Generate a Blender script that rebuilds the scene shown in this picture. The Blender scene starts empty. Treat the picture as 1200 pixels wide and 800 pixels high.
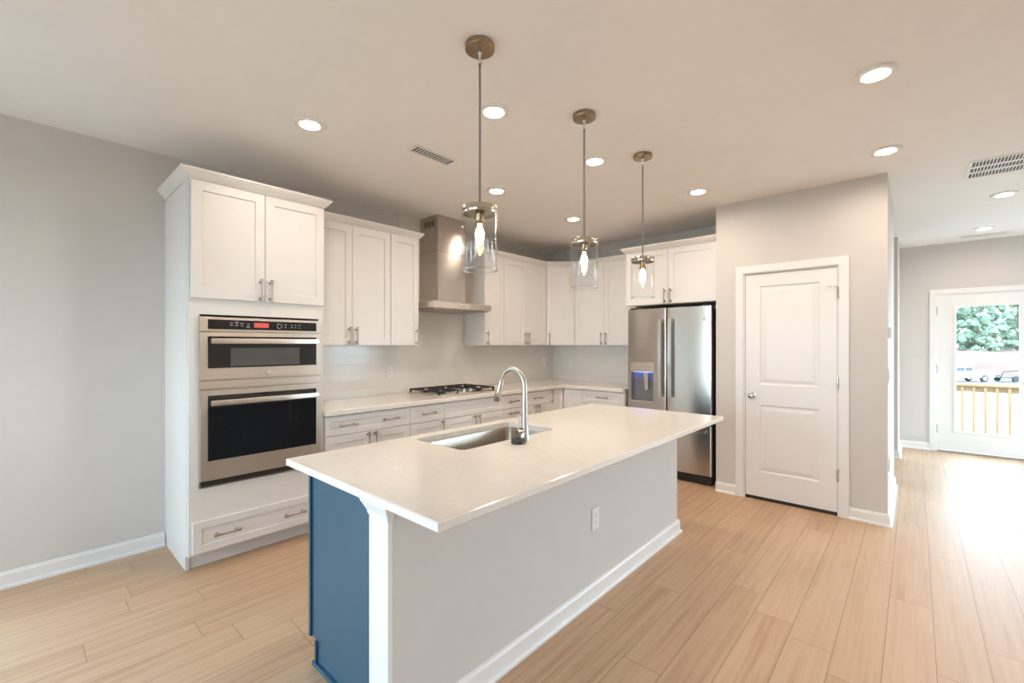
import bpy, bmesh, math, random
from mathutils import Vector, Matrix
random.seed(4)
PI = math.pi
SC = bpy.context.scene
COL = SC.collection

# ------------------------------------------------------------------ camera, sky, exposure
H = 1.408
cam_d = bpy.data.cameras.new('camera')
cam = bpy.data.objects.new('camera', cam_d); COL.objects.link(cam)
cam_d.sensor_width = 36.0
cam_d.lens = 523.2 / 1200 * 36.0
cam_d.shift_y = 4.0 / 1200
cam_d.clip_start = 0.05; cam_d.clip_end = 400
cam.location = (0, 0, H)
cam.rotation_euler = (PI / 2, 0, math.atan2(472, 523.2) - PI / 2)
SC.camera = cam
SC.view_settings.view_transform = 'Standard'
SC.view_settings.look = 'None'
SC.view_settings.gamma = 1.0
SC.view_settings.use_curve_mapping = False
SC.view_settings.exposure = 0.38
SC.cycles.max_bounces = 10
SC.cycles.diffuse_bounces = 8
SC.cycles.glossy_bounces = 5
SC.cycles.transparent_max_bounces = 16
SC.cycles.sample_clamp_indirect = 6.0
SKY = 14.0
CAN = 205.0
BULB = 45.0
w = bpy.data.worlds.new('sky'); SC.world = w; w.use_nodes = True
nt = w.node_tree; nt.nodes.clear()
out = nt.nodes.new('ShaderNodeOutputWorld'); bg = nt.nodes.new('ShaderNodeBackground')
tc = nt.nodes.new('ShaderNodeTexCoord'); sp = nt.nodes.new('ShaderNodeSeparateXYZ')
rp = nt.nodes.new('ShaderNodeValToRGB')
rp.color_ramp.elements[0].position = 0.0; rp.color_ramp.elements[0].color = (0.69, 0.85, 1.0, 1)
rp.color_ramp.elements[1].position = 0.6; rp.color_ramp.elements[1].color = (0.52, 0.755, 1.0, 1)
nt.links.new(tc.outputs['Generated'], sp.inputs[0]); nt.links.new(sp.outputs['Z'], rp.inputs[0])
nt.links.new(rp.outputs[0], bg.inputs[0]); bg.inputs[1].default_value = SKY
nt.links.new(bg.outputs[0], out.inputs[0])

# ------------------------------------------------------------------ materials
def newmat(name):
    m = bpy.data.materials.new(name); m.use_nodes = True
    n = m.node_tree.nodes
    return m, n, m.node_tree.links, n['Principled BSDF']

def mat(name, col, rough=0.5, metal=0.0, var=0.03, scale=6.0, bump=0.0, bscale=80.0, spec=0.5, stretch=None, coat=0.0):
    m, n, l, b = newmat(name)
    t = n.new('ShaderNodeTexCoord'); mp = n.new('ShaderNodeMapping')
    if stretch: mp.inputs['Scale'].default_value = stretch
    l.new(t.outputs['Object'], mp.inputs['Vector'])
    nz = n.new('ShaderNodeTexNoise'); nz.inputs['Scale'].default_value = scale; nz.inputs['Detail'].default_value = 3
    l.new(mp.outputs[0], nz.inputs['Vector'])
    r = n.new('ShaderNodeValToRGB')
    r.color_ramp.elements[0].position = 0.3; r.color_ramp.elements[1].position = 0.7
    r.color_ramp.elements[0].color = tuple(max(0, c * (1 - var)) for c in col) + (1,)
    r.color_ramp.elements[1].color = tuple(min(1, c * (1 + var)) for c in col) + (1,)
    l.new(nz.outputs[0], r.inputs[0]); l.new(r.outputs[0], b.inputs['Base Color'])
    b.inputs['Roughness'].default_value = rough; b.inputs['Metallic'].default_value = metal
    b.inputs['Specular IOR Level'].default_value = spec
    if coat: b.inputs['Coat Weight'].default_value = coat; b.inputs['Coat Roughness'].default_value = 0.05
    if bump:
        nb = n.new('ShaderNodeTexNoise'); nb.inputs['Scale'].default_value = bscale
        l.new(mp.outputs[0], nb.inputs['Vector'])
        bp = n.new('ShaderNodeBump'); bp.inputs['Strength'].default_value = bump; bp.inputs['Distance'].default_value = 0.002
        l.new(nb.outputs[0], bp.inputs['Height']); l.new(bp.outputs[0], b.inputs['Normal'])
    return m

def emit(name, col, s):
    m, n, l, b = newmat(name)
    b.inputs['Base Color'].default_value = (*col, 1)
    b.inputs['Emission Color'].default_value = (*col, 1); b.inputs['Emission Strength'].default_value = s
    return m

def thin_glass(name, tint=(1, 1, 1), power=5.0, rough=0.0):
    m = bpy.data.materials.new(name); m.use_nodes = True
    n = m.node_tree.nodes; l = m.node_tree.links; n.clear()
    o = n.new('ShaderNodeOutputMaterial'); mx = n.new('ShaderNodeMixShader')
    tr = n.new('ShaderNodeBsdfTransparent'); tr.inputs[0].default_value = (*tint, 1)
    gl = n.new('ShaderNodeBsdfGlossy'); gl.inputs['Roughness'].default_value = rough
    lw = n.new('ShaderNodeLayerWeight'); lw.inputs['Blend'].default_value = 0.5
    pw = n.new('ShaderNodeMath'); pw.operation = 'POWER'; pw.inputs[1].default_value = power
    ma = n.new('ShaderNodeMath'); ma.operation = 'MULTIPLY_ADD'; ma.inputs[1].default_value = 0.9; ma.inputs[2].default_value = 0.035
    l.new(lw.outputs['Facing'], pw.inputs[0]); l.new(pw.outputs[0], ma.inputs[0]); l.new(ma.outputs[0], mx.inputs[0]); l.new(tr.outputs[0], mx.inputs[1]); l.new(gl.outputs[0], mx.inputs[2])
    l.new(mx.outputs[0], o.inputs[0])
    return m

def floor_mat():
    m, n, l, b = newmat('oak_planks')
    def M(op, a, b_=None):
        x = n.new('ShaderNodeMath'); x.operation = op
        for i, v in enumerate((a, b_)):
            if v is None: continue
            if isinstance(v, (int, float)): x.inputs[i].default_value = v
            else: l.new(v, x.inputs[i])
        return x.outputs[0]
    t = n.new('ShaderNodeTexCoord'); s = n.new('ShaderNodeSeparateXYZ'); l.new(t.outputs['Object'], s.inputs[0])
    X, Y = s.outputs[0], s.outputs[1]
    v = M('DIVIDE', M('SUBTRACT', Y, 0.98 - 0.175 * 40), 0.175)
    row = M('FLOOR', v); fv = M('FRACT', v)
    wn = n.new('ShaderNodeTexWhiteNoise'); wn.noise_dimensions = '1D'; l.new(row, wn.inputs['W'])
    u = M('ADD', M('DIVIDE', M('ADD', X, 50), 1.45), M('MULTIPLY', wn.outputs['Value'], 5.37))
    colm = M('FLOOR', u); fu = M('FRACT', u)
    cb = n.new('ShaderNodeCombineXYZ'); l.new(row, cb.inputs[0]); l.new(colm, cb.inputs[1])
    w2 = n.new('ShaderNodeTexWhiteNoise'); w2.noise_dimensions = '2D'; l.new(cb.outputs[0], w2.inputs['Vector'])
    # grain
    gv = n.new('ShaderNodeCombineXYZ')
    l.new(M('MULTIPLY', X, 0.9), gv.inputs[0]); l.new(M('MULTIPLY', Y, 22.0), gv.inputs[1]); l.new(M('MULTIPLY', w2.outputs['Value'], 30), gv.inputs[2])
    g = n.new('ShaderNodeTexNoise'); g.inputs['Scale'].default_value = 1.6; g.inputs['Detail'].default_value = 6; g.inputs['Roughness'].default_value = 0.6
    g.inputs['Distortion'].default_value = 0.35
    l.new(gv.outputs[0], g.inputs['Vector'])
    r = n.new('ShaderNodeValToRGB'); e = r.color_ramp.elements
    e[0].position = 0.25; e[0].color = FLOOR_C[0]; e[1].position = 0.75; e[1].color = FLOOR_C[2]
    k = e.new(0.5); k.color = FLOOR_C[1]
    mixv = M('ADD', M('MULTIPLY', g.outputs[0], 0.78), M('MULTIPLY', w2.outputs['Value'], 0.17))
    l.new(M('ADD', mixv, 0.04), r.inputs[0])
    # seams
    dv = M('MINIMUM', fv, M('SUBTRACT', 1.0, fv)); du = M('MINIMUM', fu, M('SUBTRACT', 1.0, fu))
    sv = M('LESS_THAN', M('MULTIPLY', dv, 0.175), 0.0013); su = M('LESS_THAN', M('MULTIPLY', du, 1.45), 0.0013)
    seam = M('MAXIMUM', sv, su)
    mx = n.new('ShaderNodeMix'); mx.data_type = 'RGBA'; mx.inputs['B'].default_value = (0.20, 0.125, 0.075, 1)
    l.new(M('MULTIPLY', seam, 0.9), mx.inputs['Factor']); l.new(r.outputs[0], mx.inputs['A'])
    l.new(mx.outputs['Result'], b.inputs['Base Color'])
    b.inputs['Specular IOR Level'].default_value = 0.45
    l.new(M('ADD', M('MULTIPLY', g.outputs[0], 0.16), 0.36), b.inputs['Roughness'])
    bp = n.new('ShaderNodeBump'); bp.inputs['Strength'].default_value = 0.25; bp.inputs['Distance'].default_value = 0.002
    l.new(M('SUBTRACT', M('MULTIPLY', g.outputs[0], 0.35), seam), bp.inputs['Height']); l.new(bp.outputs[0], b.inputs['Normal'])
    return m

def tile_mat(axis):
    m, n, l, b = newmat('cream_subway_tile_' + axis)
    t = n.new('ShaderNodeTexCoord'); s = n.new('ShaderNodeSeparateXYZ'); l.new(t.outputs['Object'], s.inputs[0])
    c = n.new('ShaderNodeCombineXYZ'); l.new(s.outputs[0 if axis == 'x' else 1], c.inputs[0]); l.new(s.outputs[2], c.inputs[1])
    br = n.new('ShaderNodeTexBrick'); l.new(c.outputs[0], br.inputs['Vector'])
    br.inputs['Scale'].default_value = 1.0; br.inputs['Brick Width'].default_value = 0.305; br.inputs['Row Height'].default_value = 0.0765
    br.inputs['Mortar Size'].default_value = 0.0016; br.inputs['Mortar Smooth'].default_value = 0.3
    br.inputs['Color1'].default_value = (0.76, 0.735, 0.69, 1); br.inputs['Color2'].default_value = (0.735, 0.71, 0.665, 1)
    br.inputs['Mortar'].default_value = (0.68, 0.655, 0.61, 1)
    l.new(br.outputs['Color'], b.inputs['Base Color']); b.inputs['Roughness'].default_value = 0.16
    bp = n.new('ShaderNodeBump'); bp.inputs['Strength'].default_value = 0.3; bp.inputs['Distance'].default_value = 0.0015; bp.invert = True
    l.new(br.outputs['Fac'], bp.inputs['Height']); l.new(bp.outputs[0], b.inputs['Normal'])
    return m

def quartz_mat():
    m, n, l, b = newmat('warm_white_quartz')
    t = n.new('ShaderNodeTexCoord')
    a = n.new('ShaderNodeTexNoise'); a.inputs['Scale'].default_value = 28; a.inputs['Detail'].default_value = 8; a.inputs['Roughness'].default_value = 0.7
    l.new(t.outputs['Object'], a.inputs['Vector'])
    r = n.new('ShaderNodeValToRGB'); e = r.color_ramp.elements
    e[0].position = 0.25; e[0].color = (0.74, 0.69, 0.62, 1); e[1].position = 0.55; e[1].color = (0.80, 0.76, 0.70, 1)
    l.new(a.outputs[0], r.inputs[0]); l.new(r.outputs[0], b.inputs['Base Color'])
    b.inputs['Roughness'].default_value = 0.13
    return m

def steel(name, col, rough, streak, aniso=0.0):
    m, n, l, b = newmat(name)
    t = n.new('ShaderNodeTexCoord'); mp = n.new('ShaderNodeMapping'); mp.inputs['Scale'].default_value = streak
    l.new(t.outputs['Object'], mp.inputs[0])
    nz = n.new('ShaderNodeTexNoise'); nz.inputs['Scale'].default_value = 1.0; nz.inputs['Detail'].default_value = 4
    l.new(mp.outputs[0], nz.inputs['Vector'])
    r = n.new('ShaderNodeValToRGB')
    r.color_ramp.elements[0].color = tuple(c * .97 for c in col) + (1,); r.color_ramp.elements[1].color = tuple(min(1, c * 1.03) for c in col) + (1,)
    l.new(nz.outputs[0], r.inputs[0]); l.new(r.outputs[0], b.inputs['Base Color'])
    b.inputs['Metallic'].default_value = 1.0
    ma = n.new('ShaderNodeMath'); ma.operation = 'MULTIPLY_ADD'; ma.inputs[1].default_value = 0.012; ma.inputs[2].default_value = rough - 0.006
    l.new(nz.outputs[0], ma.inputs[0]); l.new(ma.outputs[0], b.inputs['Roughness'])
    if aniso:
        tg = n.new('ShaderNodeTangent'); tg.direction_type = 'RADIAL'; tg.axis = 'Z'
        l.new(tg.outputs[0], b.inputs['Tangent'])
        b.inputs['Anisotropic'].default_value = aniso; b.inputs['Anisotropic Rotation'].default_value = 0.25
    return m

def foliage_mat():
    m, n, l, b = newmat('leaf_mass')
    t = n.new('ShaderNodeTexCoord'); a = n.new('ShaderNodeTexNoise'); a.inputs['Scale'].default_value = 2.2; a.inputs['Detail'].default_value = 8; a.inputs['Roughness'].default_value = 0.75
    l.new(t.outputs['Object'], a.inputs['Vector'])
    r = n.new('ShaderNodeValToRGB'); e = r.color_ramp.elements
    e[0].position = 0.35; e[0].color = (0.085, 0.13, 0.09, 1); e[1].position = 0.65; e[1].color = (0.18, 0.215, 0.135, 1)
    l.new(a.outputs[0], r.inputs[0]); l.new(r.outputs[0], b.inputs['Base Color']); b.inputs['Roughness'].default_value = 0.8
    return m

FLOOR_C = [(0.40, 0.245, 0.138, 1), (0.53, 0.352, 0.220, 1), (0.60, 0.43, 0.292, 1)]
WALLC = (0.63, 0.60, 0.568)
M_ = dict(
    wall=mat('greige_wall_paint', WALLC, 0.75, var=0.012, bump=0.04, bscale=300),
    ceil=mat('ceiling_paint', (0.855, 0.835, 0.815), 0.85, var=0.012, bump=0.05, bscale=200),
    trim=mat('white_trim_paint', (0.80, 0.79, 0.775), 0.38, var=0.01),
    cab=mat('white_cabinet_lacquer', (0.755, 0.735, 0.71), 0.36, var=0.01),
    floor=floor_mat(), tilex=tile_mat('x'), tiley=tile_mat('y'), quartz=quartz_mat(),
    ss=steel('brushed_stainless', (0.70, 0.65, 0.59), 0.36, (3, 3, 260), 0.85),
    ssv=steel('vertical_brushed_stainless', (0.55, 0.505, 0.46), 0.22, (2, 2, 400), 0.72),
    sink=steel('satin_sink_steel', (0.46, 0.40, 0.34), 0.30, (120, 4, 4)),
    nickel=steel('brushed_nickel', (0.50, 0.475, 0.43), 0.36, (6, 6, 6)),
    nickel_refl=steel('nickel_painted_reflection', (0.36, 0.265, 0.17), 0.26, (6, 6, 6)),  # nickel; the floor's warm reflection is put into the base colour
    pull=steel('antique_nickel_pull', (0.42, 0.38, 0.33), 0.34, (6, 6, 6)),
    recess=mat('grey_dispenser_recess', (0.17, 0.165, 0.165), 0.25, var=0.05),
    cap=steel('polished_nickel_cap', (0.55, 0.49, 0.40), 0.2, (6, 6, 6)),
    deck=mat('weathered_grey_deck', (0.24, 0.245, 0.25), 0.8, var=0.1, scale=3, stretch=(1, 12, 1)),
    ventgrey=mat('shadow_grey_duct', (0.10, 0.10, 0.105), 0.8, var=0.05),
    rod=steel('dull_nickel_rod', (0.26, 0.22, 0.19), 0.42, (4, 4, 4)),
    chrome=steel('satin_chrome', (0.66, 0.65, 0.62), 0.18, (5, 5, 5)),
    blk=mat('black_glass', (0.012, 0.011, 0.012), 0.05, var=0.1, spec=0.6),
    window=mat('tinted_oven_glass', (0.085, 0.08, 0.075), 0.06, var=0.1, spec=0.8),
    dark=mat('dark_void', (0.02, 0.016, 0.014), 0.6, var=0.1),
    iron=mat('black_cast_iron', (0.02, 0.018, 0.017), 0.5, var=0.15, bump=0.2),
    grey=mat('black_appliance_side', (0.018, 0.017, 0.017), 0.45, var=0.05),
    blue=mat('navy_teal_lacquer', (0.023, 0.085, 0.138), 0.30, var=0.04),
    plate=mat('white_plate_plastic', (0.80, 0.79, 0.77), 0.35, var=0.01),
    glass=thin_glass('clear_glass', (0.985, 0.99, 0.99), 6.0), rim=thin_glass('glass_rim', (0.93, 0.95, 0.95), 1.6), pane=thin_glass('window_glass', (0.97, 0.99, 0.98)),
    lens=emit('lit_lens', (1.0, 0.84, 0.70), CAN), bulb=emit('lit_bulb', (1.0, 0.72, 0.40), BULB),
    red=emit('red_display', (0.50, 0.075, 0.06), 0.42), led=emit('blue_led', (0.12, 0.27, 1.0), 8.0),
    legend=mat('pale_legend', (0.45, 0.44, 0.43), 0.5),
    lumber=mat('raw_pine_lumber', (0.25, 0.142, 0.06), 0.7, var=0.12, scale=4, stretch=(12, 12, 1)),
    dirt=mat('pale_red_dirt', (0.098, 0.042, 0.026), 0.9, var=0.25, scale=0.6),
    ground=mat('pale_gravel_ground', (0.13, 0.12, 0.11), 0.95, var=0.08, scale=0.5),
    leaf=foliage_mat(), bark=mat('grey_bark', (0.16, 0.12, 0.09), 0.9, var=0.2),
    carw=mat('white_car_paint', (0.82, 0.84, 0.86), 0.2, var=0.01), tyre=mat('black_rubber', (0.02, 0.02, 0.02), 0.8, var=0.1),
    carg=mat('car_window_glass', (0.06, 0.07, 0.08), 0.06, var=0.05),
)

# ------------------------------------------------------------------ mesh helpers
class MB:
    def __init__(s): s.bm = bmesh.new()
    def faces(s, vs, fs):
        v = [s.bm.verts.new(p) for p in vs]
        for f in fs:
            try: s.bm.faces.new([v[i] for i in f])
            except ValueError: pass
        return s
    def box(s, x0, x1, y0, y1, z0, z1):
        s.faces([(x0, y0, z0), (x1, y0, z0), (x1, y1, z0), (x0, y1, z0), (x0, y0, z1), (x1, y0, z1), (x1, y1, z1), (x0, y1, z1)],
                [(0, 3, 2, 1), (4, 5, 6, 7), (0, 1, 5, 4), (1, 2, 6, 5), (2, 3, 7, 6), (3, 0, 4, 7)])
        return s
    def cbox(s, x0, x1, y0, y1, z0, z1, c=0.002):
        t = bmesh.new()
        b2 = MB(); b2.bm.free(); b2.bm = t; b2.box(x0, x1, y0, y1, z0, z1)
        bmesh.ops.bevel(t, geom=t.edges[:], offset=c, segments=2, affect='EDGES', profile=0.6)
        s.merge(t); return s
    def merge(s, t):
        me = bpy.data.meshes.new('tmp'); t.to_mesh(me); t.free(); s.bm.from_mesh(me); bpy.data.meshes.remove(me)
    def loops(s, L, cap0=True, cap1=True, closed=True):
        R = [[s.bm.verts.new(p) for p in l] for l in L]
        n = len(R[0])
        for a, b in zip(R, R[1:]):
            for i in range(n if closed else n - 1):
                j = (i + 1) % n
                try: s.bm.faces.new((a[i], a[j], b[j], b[i]))
                except ValueError: pass
        if cap0: s.bm.faces.new(R[0][::-1])
        if cap1: s.bm.faces.new(R[-1])
        return s
    def lathe(s, prof, c=(0, 0, 0), seg=28, axis='z', cap0=True, cap1=True):
        L = []
        for r, h in prof:
            l = []
            for i in range(seg):
                a = 2 * PI * i / seg; x, y = r * math.cos(a), r * math.sin(a)
                p = {'z': (x, y, h), 'y': (x, h, -y), 'x': (h, x, y)}[axis]
                l.append((c[0] + p[0], c[1] + p[1], c[2] + p[2]))
            L.append(l)
        return s.loops(L, cap0, cap1)
    def tube(s, pts, r, seg=12, cap=True):
        pts = [Vector(p) for p in pts]; n = len(pts)
        rs = r if isinstance(r, (list, tuple)) else [r] * n
        L = []; prev = None
        for i, p in enumerate(pts):
            d = (pts[min(i + 1, n - 1)] - pts[max(i - 1, 0)]).normalized()
            if prev is None:
                a = Vector((0, 0, 1)) if abs(d.z) < 0.9 else Vector((1, 0, 0)); u = d.cross(a).normalized()
            else: u = (prev - d * prev.dot(d)).normalized()
            prev = u; v = d.cross(u)
            L.append([p + (u * math.cos(2 * PI * k / seg) + v * math.sin(2 * PI * k / seg)) * rs[i] for k in range(seg)])
        return s.loops(L, cap, cap)
    def build(s, name, m, parent=None, loc=None, smooth=None, bevel=0):
        bmesh.ops.recalc_face_normals(s.bm, faces=s.bm.faces[:])
        me = bpy.data.meshes.new(name); s.bm.to_mesh(me); s.bm.free()
        me.materials.append(M_[m] if isinstance(m, str) else m)
        o = bpy.data.objects.new(name, me); COL.objects.link(o)
        if parent: o.parent = parent
        if loc: o.location = loc
        if smooth:
            for p in me.polygons: p.use_smooth = True
            try:
                me.set_sharp_from_angle(angle=math.radians(smooth))
            except Exception: pass
        return o

def sweep(mb, path, prof, closed_ends=True):
    """profile points (out, up) swept along a horizontal path; 'out' is to the right of travel; mitred corners"""
    P = [Vector((p[0], p[1], 0)) for p in path]; z0 = path[0][2]
    L = []
    for i, p in enumerate(P):
        nrm = []
        if i > 0: d = (P[i] - P[i - 1]).normalized(); nrm.append(Vector((d.y, -d.x, 0)))
        if i < len(P) - 1: d = (P[i + 1] - P[i]).normalized(); nrm.append(Vector((d.y, -d.x, 0)))
        if len(nrm) == 2:
            m = (nrm[0] + nrm[1]).normalized(); k = 1 / max(0.2, m.dot(nrm[0]))
        else: m = nrm[0]; k = 1
        L.append([(p.x + m.x * o * k, p.y + m.y * o * k, z0 + z) for o, z in prof])
    mb.loops(L)
    return mb

def thing(name, label, cat, loc=(0, 0, 0), rotz=0.0, group=None):
    o = bpy.data.objects.new(name, None); COL.objects.link(o)
    o.empty_display_size = 0.1
    o.location = loc; o.rotation_euler = (0, 0, rotz); o['label'] = label; o['category'] = cat
    if group: o['group'] = group
    return o
def tag(o, label, cat, group=None):
    o['label'] = label; o['category'] = cat
    if group: o['group'] = group
    return o
def struct(o, label=None, cat='wall'):
    o['kind'] = 'structure'
    if label: o['label'] = label; o['category'] = cat
    return o
def copy_tree(o, parent=None):
    c = o.copy(); COL.objects.link(c)
    if parent: c.parent = parent
    for ch in list(o.children): copy_tree(ch, c)
    return c

# ------------------------------------------------------------------ room shell
CE = 2.743
XL, XR, YB, YN = -3.2, 8.2, 3.92, -4.0
T = 0.12
struct(MB().box(XL - T, XR + T, YN - T, YB + T, -0.15, 0).build('floor', 'floor'), 'light oak plank floor running through the whole room', 'floor')
struct(MB().box(XL - T, XR + T, YN - T, YB + T, CE, CE + 0.15).build('ceiling', 'ceil'), 'smooth pale ceiling with recessed lights', 'ceiling')

def wall_holes(name, axis, pos, t, a0, a1, holes, label):
    """wall in plane axis=pos..pos+t from a0 to a1, holes = [(h0,h1,z0,z1)] sorted"""
    mb = MB()
    def bx(u0, u1, z0, z1):
        if u1 - u0 < 1e-4 or z1 - z0 < 1e-4: return
        if axis == 'x': mb.box(min(pos, pos + t), max(pos, pos + t), u0, u1, z0, z1)
        else: mb.box(u0, u1, min(pos, pos + t), max(pos, pos + t), z0, z1)
    u = a0
    for h0, h1, z0, z1 in holes:
        bx(u, h0, 0, CE); bx(h0, h1, 0, z0); bx(h0, h1, z1, CE); u = h1
    bx(u, a1, 0, CE)
    return struct(mb.build(name, 'wall'), label, 'wall')

PX = 4.52        # pantry front wall plane
KX = 5.24        # kitchen right wall plane
HY = 0.155       # hall face of the pantry
wall_holes('wall_back', 'y', YB, T, XL - T, KX + T, [(-2.85, -1.80, 0.12, 2.12), (-1.50, -0.45, 0.12, 2.12)], 'pale grey wall behind the oven cabinet and cooktop')
wall_holes('wall_right', 'x', KX, T, 1.43, YB, [], 'short wall behind the refrigerator and corner cabinets')
DY0, DY1, DZ1 = 0.460, 1.180, 2.066
wall_holes('wall_pantry', 'x', PX, T, HY, 1.425, [(DY0, DY1, 0, DZ1)], 'warm grey pantry wall holding the white panelled door')
wall_holes('wall_alcove', 'y', 1.425, -T, PX + T, KX + T, [], 'pantry side wall beside the refrigerator')
wall_holes('wall_hall', 'y', HY, T, PX + T, 5.85, [], 'side of the pantry block along the passage')
wall_holes('wall_pantry_back', 'x', 5.85, -T, HY + T, 2.4, [], 'back of the pantry block, unseen')
wall_holes('wall_hall_end', 'y', 2.4, T, 5.85 - T, 7.35, [], 'end wall of the side hall')
mbw = MB().box(7.30, XR, HY, 2.4 + T, 0, CE)
struct(mbw.build('wall_far_corner', 'wall'), 'narrow wall end seen past the pantry corner', 'wall')
EY0, EY1 = -1.140, -0.212
wall_holes('wall_far', 'x', XR, T, YN - T, HY, [(-3.8, -2.65, 0.1, 2.3), (-2.55, -1.40, 0.1, 2.3), (EY0, EY1, 0.0, 2.075)], 'far grey wall with the glazed exterior door')
wall_holes('wall_left', 'x', XL, -T, YN, YB, [(-0.75, 0.7, 0.7, 2.15), (1.6, 3.1, 0.7, 2.15)], 'wall with windows to the left of the room')
wall_holes('wall_near', 'y', YN, -T, XL - T, XR, [(5.6, 7.8, 0.1, 2.3)], 'wall with a window behind the camera')

# tile backsplash
struct(MB().box(1.55, KX, YB - 0.008, YB, 0.905, 1.4015).build('wall_backsplash', 'tilex'), 'glossy cream tile backsplash behind the cooktop', 'backsplash')
struct(MB().box(KX - 0.008, KX, 2.43, YB - 0.008, 0.905, 1.402).build('wall_backsplash_right', 'tiley'), 'cream tile backsplash beside the refrigerator', 'backsplash')

struct(MB().box(2.612, 3.500, YB - 0.008, YB, 1.402, CE).build('wall_backsplash_column', 'tilex'), 'tiled strip of wall rising behind the range hood', 'backsplash')
# windows of the unseen sides (daylight)
nwin = 0
def window(axis, pos, t, u0, u1, z0, z1):
    global nwin; nwin += 1
    mb = MB(); f = 0.05; m = (u0 + u1) / 2
    def bx(a0, a1, c0, c1, d0, d1):
        if axis == 'x': mb.box(pos + min(d0 * t, d1 * t), pos + max(d0 * t, d1 * t), a0, a1, c0, c1)
        else: mb.box(a0, a1, pos + min(d0 * t, d1 * t), pos + max(d0 * t, d1 * t), c0, c1)
    bx(u0, u0 + f, z0, z1, .3, .7); bx(u1 - f, u1, z0, z1, .3, .7); bx(u0 + f, u1 - f, z0, z0 + f, .3, .7); bx(u0 + f, u1 - f, z1 - f, z1, .3, .7)
    bx(m - f / 2, m + f / 2, z0 + f, z1 - f, .32, .68)
    o = struct(mb.build('window_%d' % nwin, 'trim'))
    g = MB()
    if axis == 'x': g.box(pos + .48 * t if t > 0 else pos + .52 * t, pos + .52 * t if t > 0 else pos + .48 * t, u0 + f, u1 - f, z0 + f, z1 - f)
    else: g.box(u0 + f, u1 - f, pos + min(.48 * t, .52 * t), pos + max(.48 * t, .52 * t), z0 + f, z1 - f)
    g.build('window_pane', 'pane', o)
    # sampling portal for the sky
    L = bpy.data.lights.new('sky_portal', 'AREA'); L.shape = 'RECTANGLE'; L.size = u1 - u0; L.size_y = z1 - z0
    L.cycles.is_portal = True
    lo = bpy.data.objects.new('sky_portal', L); COL.objects.link(lo)
    c = (u0 + u1) / 2; zc = (z0 + z1) / 2
    s = 1 if t > 0 else -1
    if axis == 'x': lo.location = (pos + t * 1.1, c, zc); d = Vector((-s, 0, 0))
    else: lo.location = (c, pos + t * 1.1, zc); d = Vector((0, -s, 0))
    lo.rotation_euler = d.to_track_quat('-Z', 'Y').to_euler()
for u in ((-0.75, 0.7, 0.7, 2.15), (1.6, 3.1, 0.7, 2.15)): window('x', XL, -T, *u)
window('y', YB, T, -2.85, -1.80, 0.12, 2.12); window('y', YB, T, -1.50, -0.45, 0.12, 2.12)
for u in ((5.6, 7.8, 0.1, 2.3),): window('y', YN, -T, *u)
for u in ((-3.8, -2.65, 0.1, 2.3), (-2.55, -1.40, 0.1, 2.3)): window('x', XR, T, *u)

# baseboards (out is right of travel)
BB = [(0, 0), (0.028, 0), (0.028, 0.012), (0.022, 0.020), (0.015, 0.022), (0.015, 0.078), (0.010, 0.086), (0.008, 0.094), (0, 0.096)]
def baseboard(name, path, parent=None):
    return struct(sweep(MB(), [(x, y, 0) for x, y in path], BB).build(name, 'trim', parent))
baseboard('baseboard_back', [(XL, YB), (0.695, YB)])
baseboard('baseboard_pantry', [(PX, 1.425), (PX, 1.246)])
baseboard('baseboard_hall', [(PX, 0.394), (PX, HY), (5.85, HY), (5.85, 0.6)])
baseboard('baseboard_corner', [(7.30, 1.2), (7.30, HY), (XR, HY)])
baseboard('baseboard_far', [(XR, HY), (XR, -0.150)])
baseboard('baseboard_left', [(XL, YN), (XL, YB)])

# door casings
CAS = [(0, 0), (0, 0.066)]
def casing(name, X, y0, y1, z1, wd=0.066):
    mb = MB()
    mb.cbox(X - 0.018, X, y1, y1 + wd, 0, z1 + wd, 0.004).cbox(X - 0.018, X, y0 - wd, y0, 0, z1 + wd, 0.004)
    mb.cbox(X - 0.018, X, y0 - 0.004, y1 + 0.004, z1, z1 + wd, 0.004)
    mb.box(X - 0.004, X + T, y1 - 0.012, y1, 0, z1).box(X - 0.004, X + T, y0, y0 + 0.012, 0, z1).box(X - 0.004, X + T, y0 + .012, y1 - .012, z1 - 0.010, z1)
    return struct(mb.build(name, 'trim'), None)
casing('trim_1', PX, DY0, DY1, DZ1)
casing('trim_2', XR, EY0, EY1, 2.075)

# ------------------------------------------------------------------ pantry door
def door_slab(y0, y1, z0, z1, panels, X, t=0.035):
    """moulded slab facing -X; panels in (y,z)"""
    mb = MB()
    ys = sorted({y0, y1, *[p[0] for p in panels], *[p[1] for p in panels]}); zs = sorted({z0, z1, *[p[2] for p in panels], *[p[3] for p in panels]})
    for i in range(len(ys) - 1):
        for j in range(len(zs) - 1):
            a, b, c, d = ys[i], ys[i + 1], zs[j], zs[j + 1]
            if any(abs(p[0] - a) < 1e-6 and abs(p[2] - c) < 1e-6 for p in panels):
                def q(s, x): return [(x, a + s, c + s), (x, b - s, c + s), (x, b - s, d - s), (x, a + s, d - s)]
                mb.loops([q(0, X), q(0.006, X + 0.006), q(0.016, X + 0.008), q(0.022, X + 0.007), q(0.050, X + 0.0015)], cap0=False)
            else: mb.faces([(X, a, c), (X, b, c), (X, b, d), (X, a, d)], [(0, 1, 2, 3)])
    mb.faces([(X, y0, z0), (X, y1, z0), (X, y1, z1), (X, y0, z1), (X + t, y0, z0), (X + t, y1, z0), (X + t, y1, z1), (X + t, y0, z1)],
             [(0, 1, 5, 4), (1, 2, 6, 5), (2, 3, 7, 6), (3, 0, 4, 7), (4, 5, 6, 7)])
    bmesh.ops.remove_doubles(mb.bm, verts=mb.bm.verts[:], dist=1e-5)
    return mb
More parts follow.
